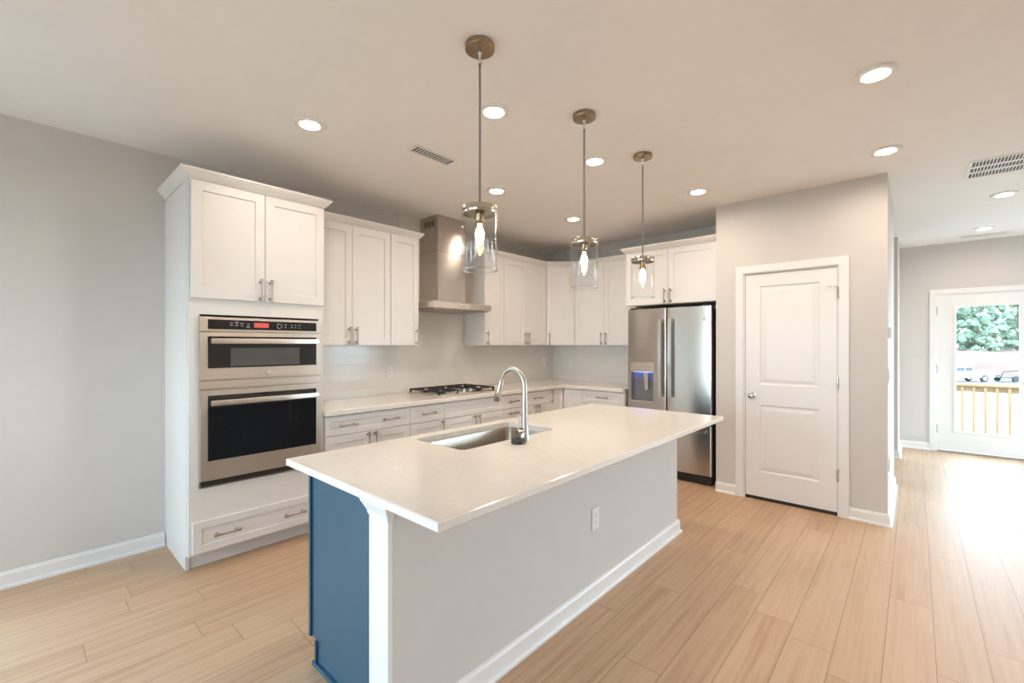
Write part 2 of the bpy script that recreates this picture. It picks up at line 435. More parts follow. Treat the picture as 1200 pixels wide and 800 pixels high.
d1 = struct(door_slab(0.475, 1.165, 0.030, 2.052, [(0.595, 1.045, 0.255, 0.865), (0.595, 1.045, 1.05, 1.94)], PX + 0.004).build('door_1', 'trim'),
            'white two-panel pantry door, closed, with a satin knob', 'door')
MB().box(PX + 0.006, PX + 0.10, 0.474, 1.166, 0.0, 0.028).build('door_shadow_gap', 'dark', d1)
k = MB(); k.lathe([(0.030, 0), (0.030, -0.006), (0.012, -0.010), (0.011, -0.028), (0.022, -0.034), (0.028, -0.046), (0.026, -0.058), (0.014, -0.064)], (PX + 0.004, 1.108, 0.945), 24, 'x')
k.build('door_knob', 'chrome', d1, smooth=50)
MB().cbox(PX - 0.002, PX + 0.004, 1.1655, 1.170, 0.915, 0.975, 0.001).build('strike_plate', 'chrome', d1)
for hz in (1.836, 1.092, 0.335):
    h = MB().lathe([(0.008, -0.05), (0.008, 0.05)], (PX - 0.006, 0.470, hz), 12).box(PX - 0.001, PX + 0.004, 0.470, 0.480, hz - .045, hz + .045)
    h.build('hinge', 'chrome', d1, smooth=50)
MB().tube([(PX - 0.006, 0.47, 1.886), (PX - 0.012, 0.49, 1.890), (PX - 0.014, 0.545, 1.890)], 0.004).build('hinge_stop', 'chrome', d1, smooth=60)

# ------------------------------------------------------------------ glazed exterior door
ed = MB()
gy0, gy1, gz0, gz1 = -0.955, -0.397, 0.283, 1.905
e0, e1, ez0, ez1 = EY0 + 0.007, EY1 - 0.007, 0.028, 2.067
for a in ((e0, gy0, ez0, ez1), (gy1, e1, ez0, ez1), (gy0, gy1, ez0, gz0), (gy0, gy1, gz1, ez1)): ed.box(XR + 0.004, XR + 0.048, *a)
bd = 0.022
for a in ((gy0 - bd, gy0 + .004, gz0 - bd, gz1 + bd), (gy1 - .004, gy1 + bd, gz0 - bd, gz1 + bd), (gy0, gy1, gz0 - bd, gz0 + .004), (gy0, gy1, gz1 - .004, gz1 + bd)): ed.cbox(XR - 0.004, XR + 0.008, *a, 0.003)
d2 = struct(ed.build('door_2', 'trim'), 'white exterior door with a full-height glass pane', 'door')
MB().box(XR + 0.022, XR + 0.028, gy0, gy1, gz0, gz1).build('glass_pane', 'pane', d2)
MB().cbox(XR - 0.01, XR + 0.10, EY0 + 0.012, EY1 - 0.012, 0.0, 0.022, 0.004).build('threshold', 'nickel', d2)
for hz in (1.86, 1.09, 0.30):
    MB().lathe([(0.009, -0.055), (0.009, 0.055)], (XR - 0.006, EY1 - 0.006, hz), 12).build('hinge', 'nickel', d2, smooth=50)
k = MB().lathe([(0.030, 0), (0.030, -0.006), (0.012, -0.010), (0.011, -0.03), (0.024, -0.036), (0.028, -0.05), (0.014, -0.064)], (XR + 0.004, e0 + 0.07, 0.95), 20, 'x')
k.build('door_knob', 'nickel', d2, smooth=50)
L = bpy.data.lights.new('sky_portal', 'AREA'); L.shape = 'RECTANGLE'; L.size = 0.56; L.size_y = 1.62; L.cycles.is_portal = True
lo = bpy.data.objects.new('sky_portal', L); COL.objects.link(lo); lo.location = (XR + 0.14, -0.676, 1.094); lo.rotation_euler = Vector((-1, 0, 0)).to_track_quat('-Z', 'Y').to_euler()

# ------------------------------------------------------------------ cabinet kit (local frame: x right, y into the cabinet, front face y=0, z up)
CABG = 'white kitchen cabinets'
def rect(x0, x1, z0, z1, s, y): return [(x0 + s, y, z0 + s), (x1 - s, y, z0 + s), (x1 - s, y, z1 - s), (x0 + s, y, z1 - s)]
def shaker(name, parent, x0, x1, z0, z1, m='cab', rail=0.058, t=0.020, y=0.0):
    L = [rect(x0, x1, z0, z1, 0, y - 0.0005), rect(x0, x1, z0, z1, 0, y - t + 0.002), rect(x0, x1, z0, z1, 0.002, y - t),
         rect(x0, x1, z0, z1, rail, y - t), rect(x0, x1, z0, z1, rail + 0.003, y - t + 0.008)]
    return MB().loops(L).build(name, m, parent)
def pull_mesh():
    mb = MB(); hl = 0.064
    pts = [(0, -0.029 - 0.004 * math.cos(t * PI / 2), hl * t) for t in (-1, -.6, -.3, 0, .3, .6, 1)]
    mb.tube(pts, [0.0085, 0.0062, 0.0052, 0.005, 0.0052, 0.0062, 0.0085], 10)
    for s in (-1, 1):
        mb.lathe([(0.0095, 0.0), (0.007, -0.006), (0.006, -0.022), (0.0085, -0.029), (0.007, -0.036)], (0, 0, s * hl * .84), 12, 'y')
        mb.lathe([(0.004, 0), (0.0105, 0.002), (0.0105, 0.009), (0.005, 0.012)] if s > 0 else [(0.005, -0.012), (0.0105, -0.009), (0.0105, -0.002), (0.004, 0)], (0, -0.0295, s * hl), 12)
    o = mb.build('pull_handle', 'pull', smooth=50); me = o.data; bpy.data.objects.remove(o); return me
PULL = pull_mesh()
def pull(parent, x, z, vertical=True, y=-0.020):
    o = bpy.data.objects.new('pull_handle', PULL); COL.objects.link(o); o.parent = parent
    o.location = (x, y, z); o.rotation_euler = (0, 0 if vertical else PI / 2, 0)
    return o
CROWN = [(0.0, -0.012), (0.006, -0.012), (0.008, 0.004), (0.020, 0.016), (0.036, 0.034), (0.044, 0.046), (0.048, 0.050), (0.048, 0.062), (0.0, 0.062)]
def crown(parent, path, prof=CROWN):
    return sweep(MB(), [(x, y, 2.43) for x, y in path], prof).build('crown_molding', 'cab', parent)

# --- tall oven cabinet
FY = 3.30
OX0, OX1 = 0.702, 1.541
tw = thing('oven_cabinet', 'tall white cabinet holding the double wall oven', 'cabinet', (OX0, FY, 0), 0, CABG)
W = OX1 - OX0; D = YB - FY - 0.001
b = MB()
b.box(0, 0.02, 0, D, 0.105, 2.43).box(0, 0.02, 0.075, D, 0, 0.105).box(W - 0.02, W, 0, D, 0.105, 2.43).box(W - 0.02, W, 0.075, D, 0, 0.105)
b.box(0.02, W - 0.02, 0, D, 1.60, 2.43).box(0.02, W - 0.02, 0, D, 0.105, 0.512).box(0.02, W - 0.02, D - 0.02, D, 0.512, 1.60)
b.box(0.02, 0.056, 0, 0.02, 0.512, 1.60).box(W - 0.036, W - 0.02, 0, 0.02, 0.512, 1.60)
b.build('cabinet_body', 'cab', tw)
MB().box(0.02, W - 0.02, 0.085, 0.10, 0, 0.105).build('toe_kick', 'cab', tw)
MB().box(-0.004, 0.0, 0.04, D, 0.096, 2.43 - 0.02).build('side_panel', 'cab', tw)
for i, (a, c, hx) in enumerate(((0.010, 0.4275, 0.4275 - 0.030), (0.4305, W - 0.003, 0.4305 + 0.030))):
    d = shaker('door', tw, a, c, 1.700, 2.424); pull(d, hx, 1.775)
d = shaker('drawer', tw, 0.018, W - 0.004, 0.118, 0.312, rail=0.045)
pull(d, 0.20, 0.213, False); pull(d, 0.62, 0.213, False)
crown(tw, [(0, D), (0, 0), (W, 0), (W, D)], [(0.0, 0.001), (0.006, 0.001), (0.008, 0.004)] + CROWN[3:])

# --- upper cabinets
UZ0, UY, UD = 1.402, 3.59, YB - 3.59 - 0.001
def upper(label, loc, rot, wd, doors, z0=UZ0, depth=UD, cpath=None, rail=0.058, cprof=None):
    t = thing('upper_cabinet', label, 'cabinet', loc, rot, CABG)
    MB().box(0.0005, wd - 0.0005, 0, depth, z0, 2.43).build('cabinet_body', 'cab', t)
    for a, c, hx in doors:
        d = shaker('door', t, a, c, z0 + 0.004, 2.424, rail=rail); 
        if hx is not None: pull(d, hx, z0 + 0.085)
    if cpath: crown(t, cpath, cprof or CROWN)
    return t
upper('white two-door wall cabinet beside the tall oven cabinet', (1.545, UY, 0), 0, 0.752, [(0.003, 0.3745, 0.3745 - 0.03), (0.3775, 0.749, 0.3775 + 0.03)], cpath=[(0.048, 0), (0.752, 0)])
upper('narrow white wall cabinet just left of the range hood', (2.298, UY, 0), 0, 0.312, [(0.003, 0.309, 0.309 - 0.03)], cpath=[(0.0, 0), (0.312, 0), (0.312, UD)])
upper('narrow white wall cabinet just right of the range hood', (3.503, UY, 0), 0, 0.316, [(0.003, 0.313, 0.033)], cpath=[(0, UD), (0, 0), (0.316, 0)])
CX0, CY0 = KX - 0.61, YB - 0.61
upper('white two-door wall cabinet left of the diagonal corner cabinet', (3.820, UY, 0), 0, CX0 - 3.821, [(0.003, 0.403, 0.373), (0.406, CX0 - 3.824, 0.436)], cpath=[(0, 0), (CX0 - 3.821, 0)])
UX = KX - 0.33
# diagonal corner
dc = thing('corner_upper_cabinet', 'diagonal white corner wall cabinet with a single door', 'cabinet', (CX0, UY, 0), 0, CABG)
r2 = math.sqrt(0.5)
def loc45(x, y): return (x - CX0, y - UY)
poly = [loc45(*p) for p in ((CX0 + .0005, UY), (UX, CY0 + .0005), (KX - .001, CY0 + .0005), (KX - .001, YB - .001), (CX0 + .0005, YB - .001))]
MB().loops([[(x, y, z) for x, y in poly] for z in (UZ0, 2.43)]).build('cabinet_body', 'cab', dc)
dl = math.hypot(UX - CX0, UY - CY0)
d = shaker('door', dc, 0.016, dl - 0.016, UZ0 + 0.004, 2.424); d.rotation_euler = (0, 0, -PI / 4); pull(d, 0.048, UZ0 + 0.085)
crown(dc, [(0, 0), (dl, 0)]).rotation_euler = (0, 0, -PI / 4)
upper('white two-door wall cabinet between corner cabinet and refrigerator', (UX, CY0, 0), -PI / 2, CY0 - 2.432, [(0.003, 0.437, 0.407), (0.440, CY0 - 2.435, 0.470)], cpath=[(0, 0), (CY0 - 2.432 - 0.049, 0)])
FCX = 4.62
upper('deep white two-door cabinet above the refrigerator', (FCX, 2.428, 0), -PI / 2, 1.0, [(0.012, 0.492, 0.462), (0.495, 0.985, 0.525)], z0=1.842, depth=KX - FCX - 0.001,
      cpath=[(0, KX - FCX - 0.05), (0, 0), (1.0, 0)], cprof=[(0.0, 0.001), (0.006, 0.001), (0.008, 0.004)] + CROWN[3:])

# --- base cabinets
BT = 0.872
def base(name, label, loc, rot, wd, fronts, depth=YB - FY - 0.001):
    t = thing(name, label, 'cabinet', loc, rot, CABG)
    MB().box(0.0005, wd - 0.0005, 0, depth, 0.105, BT).build('cabinet_body', 'cab', t)
    MB().box(0.001, wd - 0.001, 0.075, depth, 0, 0.105).build('toe_kick', 'cab', t)
    for f in fronts:
        kind, a, c, z0, z1, hs = f
        d = shaker(kind, t, a, c, z0, z1, rail=0.040 if kind != 'door' else 0.056)
        for hx, hz, v in hs: pull(d, hx, hz, v)
    return t
DZ0, DZ1_ = 0.715, 0.861
w1 = 2.306 - 1.545
base('base_cabinet', 'white base cabinet with a wide two-pull drawer beside the oven cabinet', (1.545, FY, 0), 0, w1,
     [('drawer', 0.004, w1 - .002, DZ0, DZ1_, [(0.18, 0.79, False), (0.56, 0.79, False)]),
      ('door', 0.004, w1 / 2 - .0015, 0.112, DZ0 - .006, [(w1 / 2 - .032, 0.635, True)]), ('door', w1 / 2 + .0015, w1 - .002, 0.112, DZ0 - .006, [(w1 / 2 + .032, 0.635, True)])])
w2 = 2.690 - 2.306
base('base_cabinet', 'narrow white base cabinet, one drawer over one door, left of the cooktop cabinet', (2.306, FY, 0), 0, w2,
     [('drawer', 0.002, w2 - .002, DZ0, DZ1_, [(w2 / 2, 0.79, False)]), ('door', 0.002, w2 - .002, 0.112, DZ0 - .006, [(w2 - .032, 0.635, True)])])
w3 = 3.500 - 2.690
base('cooktop_cabinet', 'white base cabinet with plain top panel below the gas cooktop', (2.690, FY, 0), 0, w3,
     [('drawer_front', 0.002, w3 - .002, DZ0, DZ1_, []), ('door', 0.002, w3 / 2 - .0015, 0.112, DZ0 - .006, [(w3 / 2 - .032, 0.635, True)]), ('door', w3 / 2 + .0015, w3 - .002, 0.112, DZ0 - .006, [(w3 / 2 + .032, 0.635, True)])])
w4 = 3.808 - 3.500
base('drawer_cabinet', 'white stack of three drawers directly behind the island faucet', (3.500, FY, 0), 0, w4,
     [('drawer', 0.002, w4 - .002, DZ0, DZ1_, [(w4 / 2, 0.79, False)]), ('drawer', 0.002, w4 - .002, 0.42, DZ0 - .006, [(w4 / 2, 0.66, False)]), ('drawer', 0.002, w4 - .002, 0.112, 0.416, [(w4 / 2, 0.35, False)])])
w5 = 4.315 - 3.808
base('base_cabinet', 'white base cabinet with drawer and doors left of the corner cabinet', (3.808, FY, 0), 0, w5,
     [('drawer', 0.002, w5 - .002, DZ0, DZ1_, [(w5 / 2, 0.79, False)]), ('door', 0.002, w5 / 2 - .0015, 0.112, DZ0 - .006, [(w5 / 2 - .032, 0.635, True)]), ('door', w5 / 2 + .0015, w5 - .002, 0.112, DZ0 - .006, [(w5 / 2 + .032, 0.635, True)])])
# corner base, L-shaped
cb = thing('corner_base_cabinet', 'white corner base cabinet with an L-shaped folding door', 'cabinet', (4.316, FY, 0), 0, CABG)
RX = 4.62
def Lpoly(o, f):  # f: front setback
    return [(o, f), (RX - 4.316 + f, f), (RX - 4.316 + f, -(FY - 2.995)), (KX - 4.316 - .001, -(FY - 2.995)), (KX - 4.316 - .001, YB - FY - .001), (o, YB - FY - .001)]
MB().loops([[(x, y, z) for x, y in Lpoly(0, 0)] for z in (0.105, BT)]).build('cabinet_body', 'cab', cb)
MB().loops([[(x, y, z) for x, y in Lpoly(0.001, 0.075)] for z in (0, 0.105)]).build('toe_kick', 'cab', cb)
d = shaker('door', cb, 0.003, RX - 4.316 - 0.022, 0.112, DZ1_, rail=0.05); pull(d, 0.028, 0.782)
leaf = MB().loops([[(p[1] * 1.0 + (RX - 4.316), -p[0], p[2]) for p in l] for l in
    [rect(0.024, FY - 2.998, 0.112, DZ1_, 0, -0.0005), rect(0.024, FY - 2.998, 0.112, DZ1_, 0, -0.018), rect(0.024, FY - 2.998, 0.112, DZ1_, 0.002, -0.02), rect(0.024, FY - 2.998, 0.112, DZ1_, 0.05, -0.02), rect(0.024, FY - 2.998, 0.112, DZ1_, 0.053, -0.012)]])
leaf.build('door', 'cab', cb)
w7 = 2.994 - 2.440
base('base_cabinet', 'white base cabinet with single drawer beside the refrigerator', (RX, 2.994, 0), -PI / 2, w7,
     [('drawer', 0.002, w7 - .004, DZ0, DZ1_, [(w7 / 2, 0.79, False)]), ('door', 0.002, w7 / 2 - .0015, 0.112, DZ0 - .006, [(w7 / 2 - .032, 0.635, True)]), ('door', w7 / 2 + .0015, w7 - .004, 0.112, DZ0 - .006, [(w7 / 2 + .032, 0.635, True)])], depth=KX - RX - .001)

# --- countertops
def slab_poly(poly, z0, z1, name, parent=None, hole=None, c=0.004):
    """polygon slab, optional rounded hole"""
    mb = MB(); bm = mb.bm
    def ring(p, z): return [bm.verts.new((x, y, z)) for x, y in p]
    def inset(p, d):
        n = len(p); o = []
        for i in range(n):
            a, b, c_ = Vector(p[i - 1]), Vector(p[i]), Vector(p[(i + 1) % n])
            d1 = (b - a).normalized(); d2 = (c_ - b).normalized(); n1 = Vector((-d1.y, d1.x)); n2 = Vector((-d2.y, d2.x))
            m = (n1 + n2).normalized(); o.append(tuple(b + m * d / max(.3, m.dot(n1))))
        return o
    A = [ring(inset(poly, c), z0), ring(poly, z0 + c), ring(poly, z1 - c), ring(inset(poly, c), z1)]
    B = None
    if hole: B = [ring(hole, z0), ring(hole, z1)]
    def bridge(a, b):
        for i in range(len(a)):
            j = (i + 1) % len(a); bm.faces.new((a[i], a[j], b[j], b[i]))
    for a, b_ in zip(A, A[1:]): bridge(a, b_)
    if B: bridge(B[0], B[1])
    for k, lv in ((0, A[0]), (1, A[-1])):
        loops = [lv] + ([B[k]] if B else [])
        if not B: bm.faces.new(lv); continue
        edges = []
        for l in loops:
            for i in range(len(l)):
                e = bm.edges.get((l[i], l[(i + 1) % len(l)])) or bm.edges.new((l[i], l[(i + 1) % len(l)])); edges.append(e)
        bmesh.ops.triangle_fill(bm, edges=edges, use_beauty=True)
    return mb.build(name, 'quartz', parent)
pc = slab_poly([(1.5425, 3.252), (4.572, 3.252), (4.572, 2.437), (KX - .010, 2.437), (KX - .010, YB - .010), (1.5425, YB - .010)], 0.8725, 0.912, 'countertop')
tag(pc, 'L-shaped warm white quartz countertop along the tiled walls', 'countertop')

# ------------------------------------------------------------------ island
IZ = 0.903; IT = 0.031
def rrect(x0, x1, y0, y1, r, n=6):
    o = []
    for cx, cy, a in ((x1 - r, y0 + r, -PI / 2), (x1 - r, y1 - r, 0), (x0 + r, y1 - r, PI / 2), (x0 + r, y0 + r, PI)):
        for i in range(n + 1): t = a + PI / 2 * i / n; o.append((cx + r * math.cos(t), cy + r * math.sin(t)))
    return o
SX0, SX1, SY0, SY1 = 1.425, 2.165, 1.605, 1.990
ic = slab_poly([(0.800, 1.005), (3.345, 1.005), (3.345, 2.073), (0.800, 2.073)], IZ - IT, IZ, 'island_countertop', hole=rrect(SX0, SX1, SY0, SY1, 0.035))
tag(ic, 'large warm white quartz island top with a sink cutout', 'countertop')
isl = thing('kitchen_island', 'navy blue island base with painted half wall under the quartz top', 'island', (0.88, 1.335, 0))
ix, iy = 0.88, 1.335
def IB(mb=None): return MB()
def ibox(mb, x0, x1, y0, y1, z0, z1, c=0): 
    (mb.cbox(x0 - ix, x1 - ix, y0 - iy, y1 - iy, z0, z1, c) if c else mb.box(x0 - ix, x1 - ix, y0 - iy, y1 - iy, z0, z1)); return mb
ITOP = IZ - IT - 0.0005
mb = MB(); ibox(mb, 0.862, 3.330, 1.330, 1.447, 0, ITOP); mb.build('half_wall', 'wall', isl)
# corner post (white end board of the half wall)
mb = MB(); ibox(mb, 0.843, 0.8615, 1.328, 1.449, 0.0, ITOP - 0.07, 0.002); post = mb.build('corner_post', 'trim', isl)
mb = MB()
def pr(o, z): return [(0.843 - o - ix, 1.328 - o - iy, z), (0.8615 - ix, 1.328 - o - iy, z), (0.8615 - ix, 1.449 + o - iy, z), (0.843 - o - ix, 1.449 + o - iy, z)]
mb.loops([pr(0, ITOP - 0.07), pr(0.004, ITOP - 0.062), pr(0.006, ITOP - 0.05), pr(0.022, ITOP - 0.018), pr(0.024, ITOP - 0.014), pr(0.024, ITOP)])
mb.build('post_cap', 'trim', post)
mb = MB(); sweep(mb, [(0.843 - ix, 1.36 - iy, 0), (0.843 - ix, 1.328 - iy, 0), (3.332 - ix, 1.328 - iy, 0), (3.332 - ix, 1.447 - iy, 0)], BB); mb.build('baseboard', 'trim', isl)
# navy cabinet run (open shell so that the sink hangs free)
mb = MB()
ibox(mb, 0.882, 0.902, 1.4495, 2.012, 0.112, ITOP); ibox(mb, 0.882, 0.902, 1.4495, 1.955, 0, 0.112)
mb.build('end_panel', 'blue', isl)
mb = MB()
ibox(mb, 3.308, 3.328, 1.4495, 2.012, 0.112, ITOP); ibox(mb, 3.308, 3.328, 1.4495, 1.955, 0, 0.112); ibox(mb, 0.902, 3.308, 1.46, 2.010, 0.112, 0.13)
ibox(mb, 0.902, 3.308, 1.4495, 1.46, 0, ITOP)
for sx in (1.36, 2.23): ibox(mb, sx - .009, sx + .009, 1.46, 2.010, 0.13, ITOP)
ibox(mb, 0.902, 3.308, 1.992, 2.012, ITOP - 0.035, ITOP)
mb.build('cabinet_body', 'blue', isl)
mb = MB(); ibox(mb, 0.902, 3.308, 1.935, 1.955, 0, 0.112); mb.build('toe_kick', 'blue', isl)
mb = MB(); ibox(mb, 0.868, 0.8815, 1.4495, 1.972, 0.0, 0.020, 0.004); mb.build('shoe_molding', 'blue', isl)
mb = MB(); ibox(mb, 0.873, 0.884, 1.996, 2.012, 0.112, ITOP); ibox(mb, 0.873, 0.884, 1.940, 1.955, 0.020, 0.112); mb.build('edge_strip', 'blue', isl)
def idoor(x0, x1, z0, z1, hx, hz, v):
    # faces +Y : mirror the shaker loops
    L = [[(p[0] - ix, (2.0125 - iy) - p[1], p[2]) for p in rect(x0, x1, z0, z1, s, y)] for s, y in ((0, -.0005), (0, -.018), (.002, -.020), (.056, -.020), (.059, -.012))]
    d = MB().loops(L).build('door' if v else 'drawer', 'blue', isl)
    o = bpy.data.objects.new('pull_handle', PULL); COL.objects.link(o); o.parent = d
    o.location = (hx - ix, 2.0325 - iy, hz); o.rotation_euler = (0, 0 if v else PI / 2, PI)
xs = [0.884, 1.359, 1.795, 2.231, 2.770, 3.326]
for i in range(5):
    a, c = xs[i] + .002, xs[i + 1] - .002
    idoor(a, c, 0.118, 0.69 if i not in (1, 2) else 0.855, c - 0.03 if i in (1, 3) else a + 0.03, 0.61 if i not in (1, 2) else 0.77, True)
    if i not in (1, 2): idoor(a, c, 0.696, 0.855, (a + c) / 2, 0.776, False)

# --- sink
sk = thing('kitchen_sink', 'rectangular stainless undermount sink in the island', 'sink', (SX0, SY0, 0.66))
def sl(off, z, r): return [(x - SX0, y - SY0, z - 0.66) for x, y in rrect(SX0 - off, SX1 + off, SY0 - off, SY1 + off, r)]
zt = IZ - IT - 0.0008
mb = MB().loops([sl(0.018, zt - .002, .05), sl(0.018, zt, .05), sl(0.002, zt, .036), sl(0.0, zt - .004, .035), sl(-0.004, 0.70, .035), sl(-0.010, 0.682, .034), sl(-0.028, 0.672, .03), sl(-0.06, 0.670, .02)], cap0=False)
mb.build('basin', 'sink', sk, smooth=40)
MB().lathe([(0.045, 0.0105), (0.045, 0.0125), (0.036, 0.013), (0.030, 0.011), (0.006, 0.011)], ((SX1 - SX0) / 2, (SY1 - SY0) / 2 + .04, 0), 24).build('drain', 'chrome', sk, smooth=40)

# --- faucet
fx, fy = 1.797, 1.532
fc = thing('kitchen_faucet', 'brushed nickel gooseneck pull-down faucet on the island', 'faucet', (fx, fy, IZ + .0005))
pts = []; rs = []
pts += [(0, 0, 0.06), (0, 0.0, 0.14), (0, 0.0, 0.24)]; rs += [0.019, 0.0165, 0.0145]
R = 0.085; zc = 0.285
for i in range(0, 13):
    a = PI - PI * i / 12 * 0.93
    pts.append((0, R + R * math.cos(a), zc + R * 1.05 * math.sin(a))); rs.append(0.0135)
MB().lathe([(0.026, 0), (0.026, 0.005), (0.0235, 0.010), (0.0215, 0.06), (0.019, 0.075)], (0, 0, 0), 28).build('faucet_base', 'nickel', fc, smooth=50)
MB().tube(pts, rs, 16).build('gooseneck', 'nickel', fc, smooth=60)
e = Vector(pts[-1]); dirn = (Vector(pts[-1]) - Vector(pts[-2])).normalized()
sh = [e, e + dirn * 0.01, e + dirn * 0.012, e + dirn * 0.06, e + dirn * 0.115, e + dirn * 0.118]
MB().tube(sh, [0.0135, 0.0135, 0.015, 0.0165, 0.019, 0.016], 16).build('spray_head', 'nickel', fc, smooth=50)
MB().tube([(-0.015, 0, 0.055), (-0.036, 0, 0.055), (-0.050, 0, 0.055), (-0.052, 0, 0.055)], [0.015, 0.015, 0.015, 0.011], 16).build('handle_hub', 'nickel_refl', fc, smooth=50)
MB().tube([(-0.044, 0, 0.065), (-0.046, 0, 0.10), (-0.048, 0, 0.145)], [0.0045, 0.004, 0.0035], 10).build('lever', 'nickel', fc, smooth=60)
bs = MB().lathe([(0.034, 0), (0.037, 0.004), (0.036, 0.018), (0.030, 0.022), (0.014, 0.0225), (0.012, 0.030), (0.004, 0.030)], (0, 0, 0), 26).build('sink_stopper', 'iron', None, (1.724, 1.512, IZ + .0005), smooth=40)
tag(bs, 'small round black rubber sink stopper beside the faucet base', 'stopper')

# ------------------------------------------------------------------ wall oven
ov = thing('double_wall_oven', 'stainless double wall oven with black glass doors', 'oven', (1.133, FY, 0.52))
ox, oz = 1.133, 0.52
def ob(mb, x0, x1, y0, y1, z0, z1, c=0):
    a = (x0 - ox, x1 - ox, y0, y1, z0 - oz, z1 - oz)
    (mb.cbox(*a, c) if c else mb.box(*a)); return mb
def obx(name, m, x0, x1, y0, y1, z0, z1, c=0.002, parent=ov): return ob(MB(), x0, x1, y0, y1, z0, z1, c).build(name, m, parent)
obx('housing', 'grey', 0.762, 1.502, 0.021, 0.55, 0.525, 1.575)
obx('trim_frame', 'ss', 0.752, 1.514, -0.010, -0.0005, 0.520, 1.584)
cpn = obx('control_panel', 'ss', 0.752, 1.514, -0.030, -0.0105, 1.494, 1.584)
cg = obx('control_glass', 'blk', 0.796, 1.474, -0.033, -0.0305, 1.508, 1.568, 0.001, cpn)
obx('display', 'red', 1.057, 1.148, -0.0345, -0.0332, 1.523, 1.555, 0.0004, cpn)
mbk = MB().lathe([(0.020, -0.033), (0.020, -0.040), (0.017, -0.046), (0.008, -0.046)], (1.212 - ox, 0, 1.537 - oz), 24, 'y'); kb_ = mbk.build('control_knob', 'chrome', cpn, smooth=40)
MB().lathe([(0.014, -0.0462), (0.013, -0.0472), (0.002, -0.0474)], (1.212 - ox, 0, 1.537 - oz), 20, 'y').build('knob_face', 'blk', kb_, smooth=40)
for bx_, bz_, n_ in ((0.925, 1.549, .018), (0.925, 1.534, .016), (0.955, 1.556, .02), (0.955, 1.546, .018), (0.955, 1.533, .018), (0.985, 1.548, .022), (0.985, 1.532, .012), (1.022, 1.546, .018), (1.022, 1.533, .014), (1.022, 1.523, .02),
                     (1.258, 1.546, .012), (1.258, 1.529, .012), (1.300, 1.546, .010), (1.300, 1.530, .014), (1.325, 1.546, .010), (1.325, 1.530, .010), (1.352, 1.546, .012), (1.352, 1.528, .012)):
    obx('button', 'legend', bx_ - n_ / 2, bx_ + n_ / 2, -0.0338, -0.0331, bz_ - .002, bz_ + .002, 0.0002, cpn)
# handles
def oven_handle(parent, z, x0=0.803, x1=1.474):
    m = MB()
    ob(m, x0, x1, -0.085, -0.067, z - 0.017, z + 0.017, 0.006)
    ob(m, x0 + 0.004, x0 + 0.024, -0.068, -0.0305, z - 0.012, z + 0.012, 0.002); ob(m, x1 - 0.024, x1 - 0.004, -0.068, -0.0305, z - 0.012, z + 0.012, 0.002)
    return m.build('door_handle', 'ss', parent, smooth=40)
ud = obx('upper_door', 'ss', 0.756, 1.510, -0.030, -0.0105, 1.188, 1.486)
obx('door_glass', 'blk', 0.796, 1.474, -0.033, -0.0305, 1.262, 1.462, 0.001, ud)
obx('door_window', 'window', 0.920, 1.352, -0.0345, -0.0332, 1.272, 1.388, 0.0004, ud)
oven_handle(ud, 1.432)
m = MB().lathe([(0.014, -0.0305), (0.014, -0.0325), (0.0115, -0.033), (0.0115, -0.0318), (0.002, -0.0318)], (1.140 - ox, 0, 1.222 - oz), 24, 'y')
m.tube([(1.140 - ox - 0.006, -0.0325, 1.217 - oz), (1.140 - ox - 0.002, -0.0325, 1.228 - oz), (1.140 - ox + 0.003, -0.0325, 1.216 - oz), (1.140 - ox + 0.006, -0.0325, 1.226 - oz)], 0.0012, 6)
m.build('round_badge', 'chrome', ud, smooth=40)
obx('vent_strip', 'ss', 0.752, 1.514, -0.030, -0.0105, 1.132, 1.178)
ld = obx('lower_door', 'ss', 0.756, 1.510, -0.030, -0.0105, 0.560, 1.122)
obx('door_glass', 'blk', 0.796, 1.474, -0.033, -0.0305, 0.682, 1.090, 0.001, ld)
oven_handle(ld, 1.046)
obx('lower_vent', 'dark', 0.760, 1.506, -0.024, -0.0105, 0.526, 0.554)

# ------------------------------------------------------------------ gas cooktop
ctz = 0.9125
ck = thing('gas_cooktop', 'stainless gas cooktop with black cast iron grates', 'cooktop', (3.075, 3.61, ctz))
MB().cbox(-0.385, 0.385, -0.245, 0.245, 0, 0.012, 0.004).build('cooktop_plate', 'ss', ck)
def grate(x0, x1, y0, y1):
    m = MB(); z0, z1 = 0.036, 0.050; t = 0.012
    for a in ((x0, x1, y0, y0 + t), (x0, x1, y1 - t, y1), (x0, x0 + t, y0 + t, y1 - t), (x1 - t, x1, y0 + t, y1 - t)): m.cbox(*a, z0, z1, 0.002)
    cx = (x0 + x1) / 2
    n = 2 if y1 - y0 > 0.35 else 1
    if n == 2: m.cbox(x0 + t, x1 - t, (y0 + y1) / 2 - t / 2, (y0 + y1) / 2 + t / 2, z0, z1, 0.002)
    for i in range(n):
        a, b_ = y0 + (y1 - y0) * i / n, y0 + (y1 - y0) * (i + 1) / n; cy = (a + b_) / 2
        m.cbox(cx - t / 2, cx + t / 2, a + t, cy - 0.035, z0, z1 + .002, 0.002).cbox(cx - t / 2, cx + t / 2, cy + 0.035, b_ - t, z0, z1 + .002, 0.002)
        m.cbox(x0 + t, cx - 0.035, cy - t / 2, cy + t / 2, z0, z1 + .002, 0.002).cbox(cx + 0.035, x1 - t, cy - t / 2, cy + t / 2, z0, z1 + .002, 0.002)
    for px_ in (x0, x1 - 0.016):
        for py_ in (y0, y1 - 0.016): m.cbox(px_, px_ + 0.016, py_, py_ + 0.016, 0.0122, z0 + .002, 0.002)
    m.build('grate', 'iron', ck)
grate(-0.378, -0.132, -0.238, 0.238); grate(-0.128, 0.128, -0.03, 0.238); grate(0.132, 0.378, -0.238, 0.238)
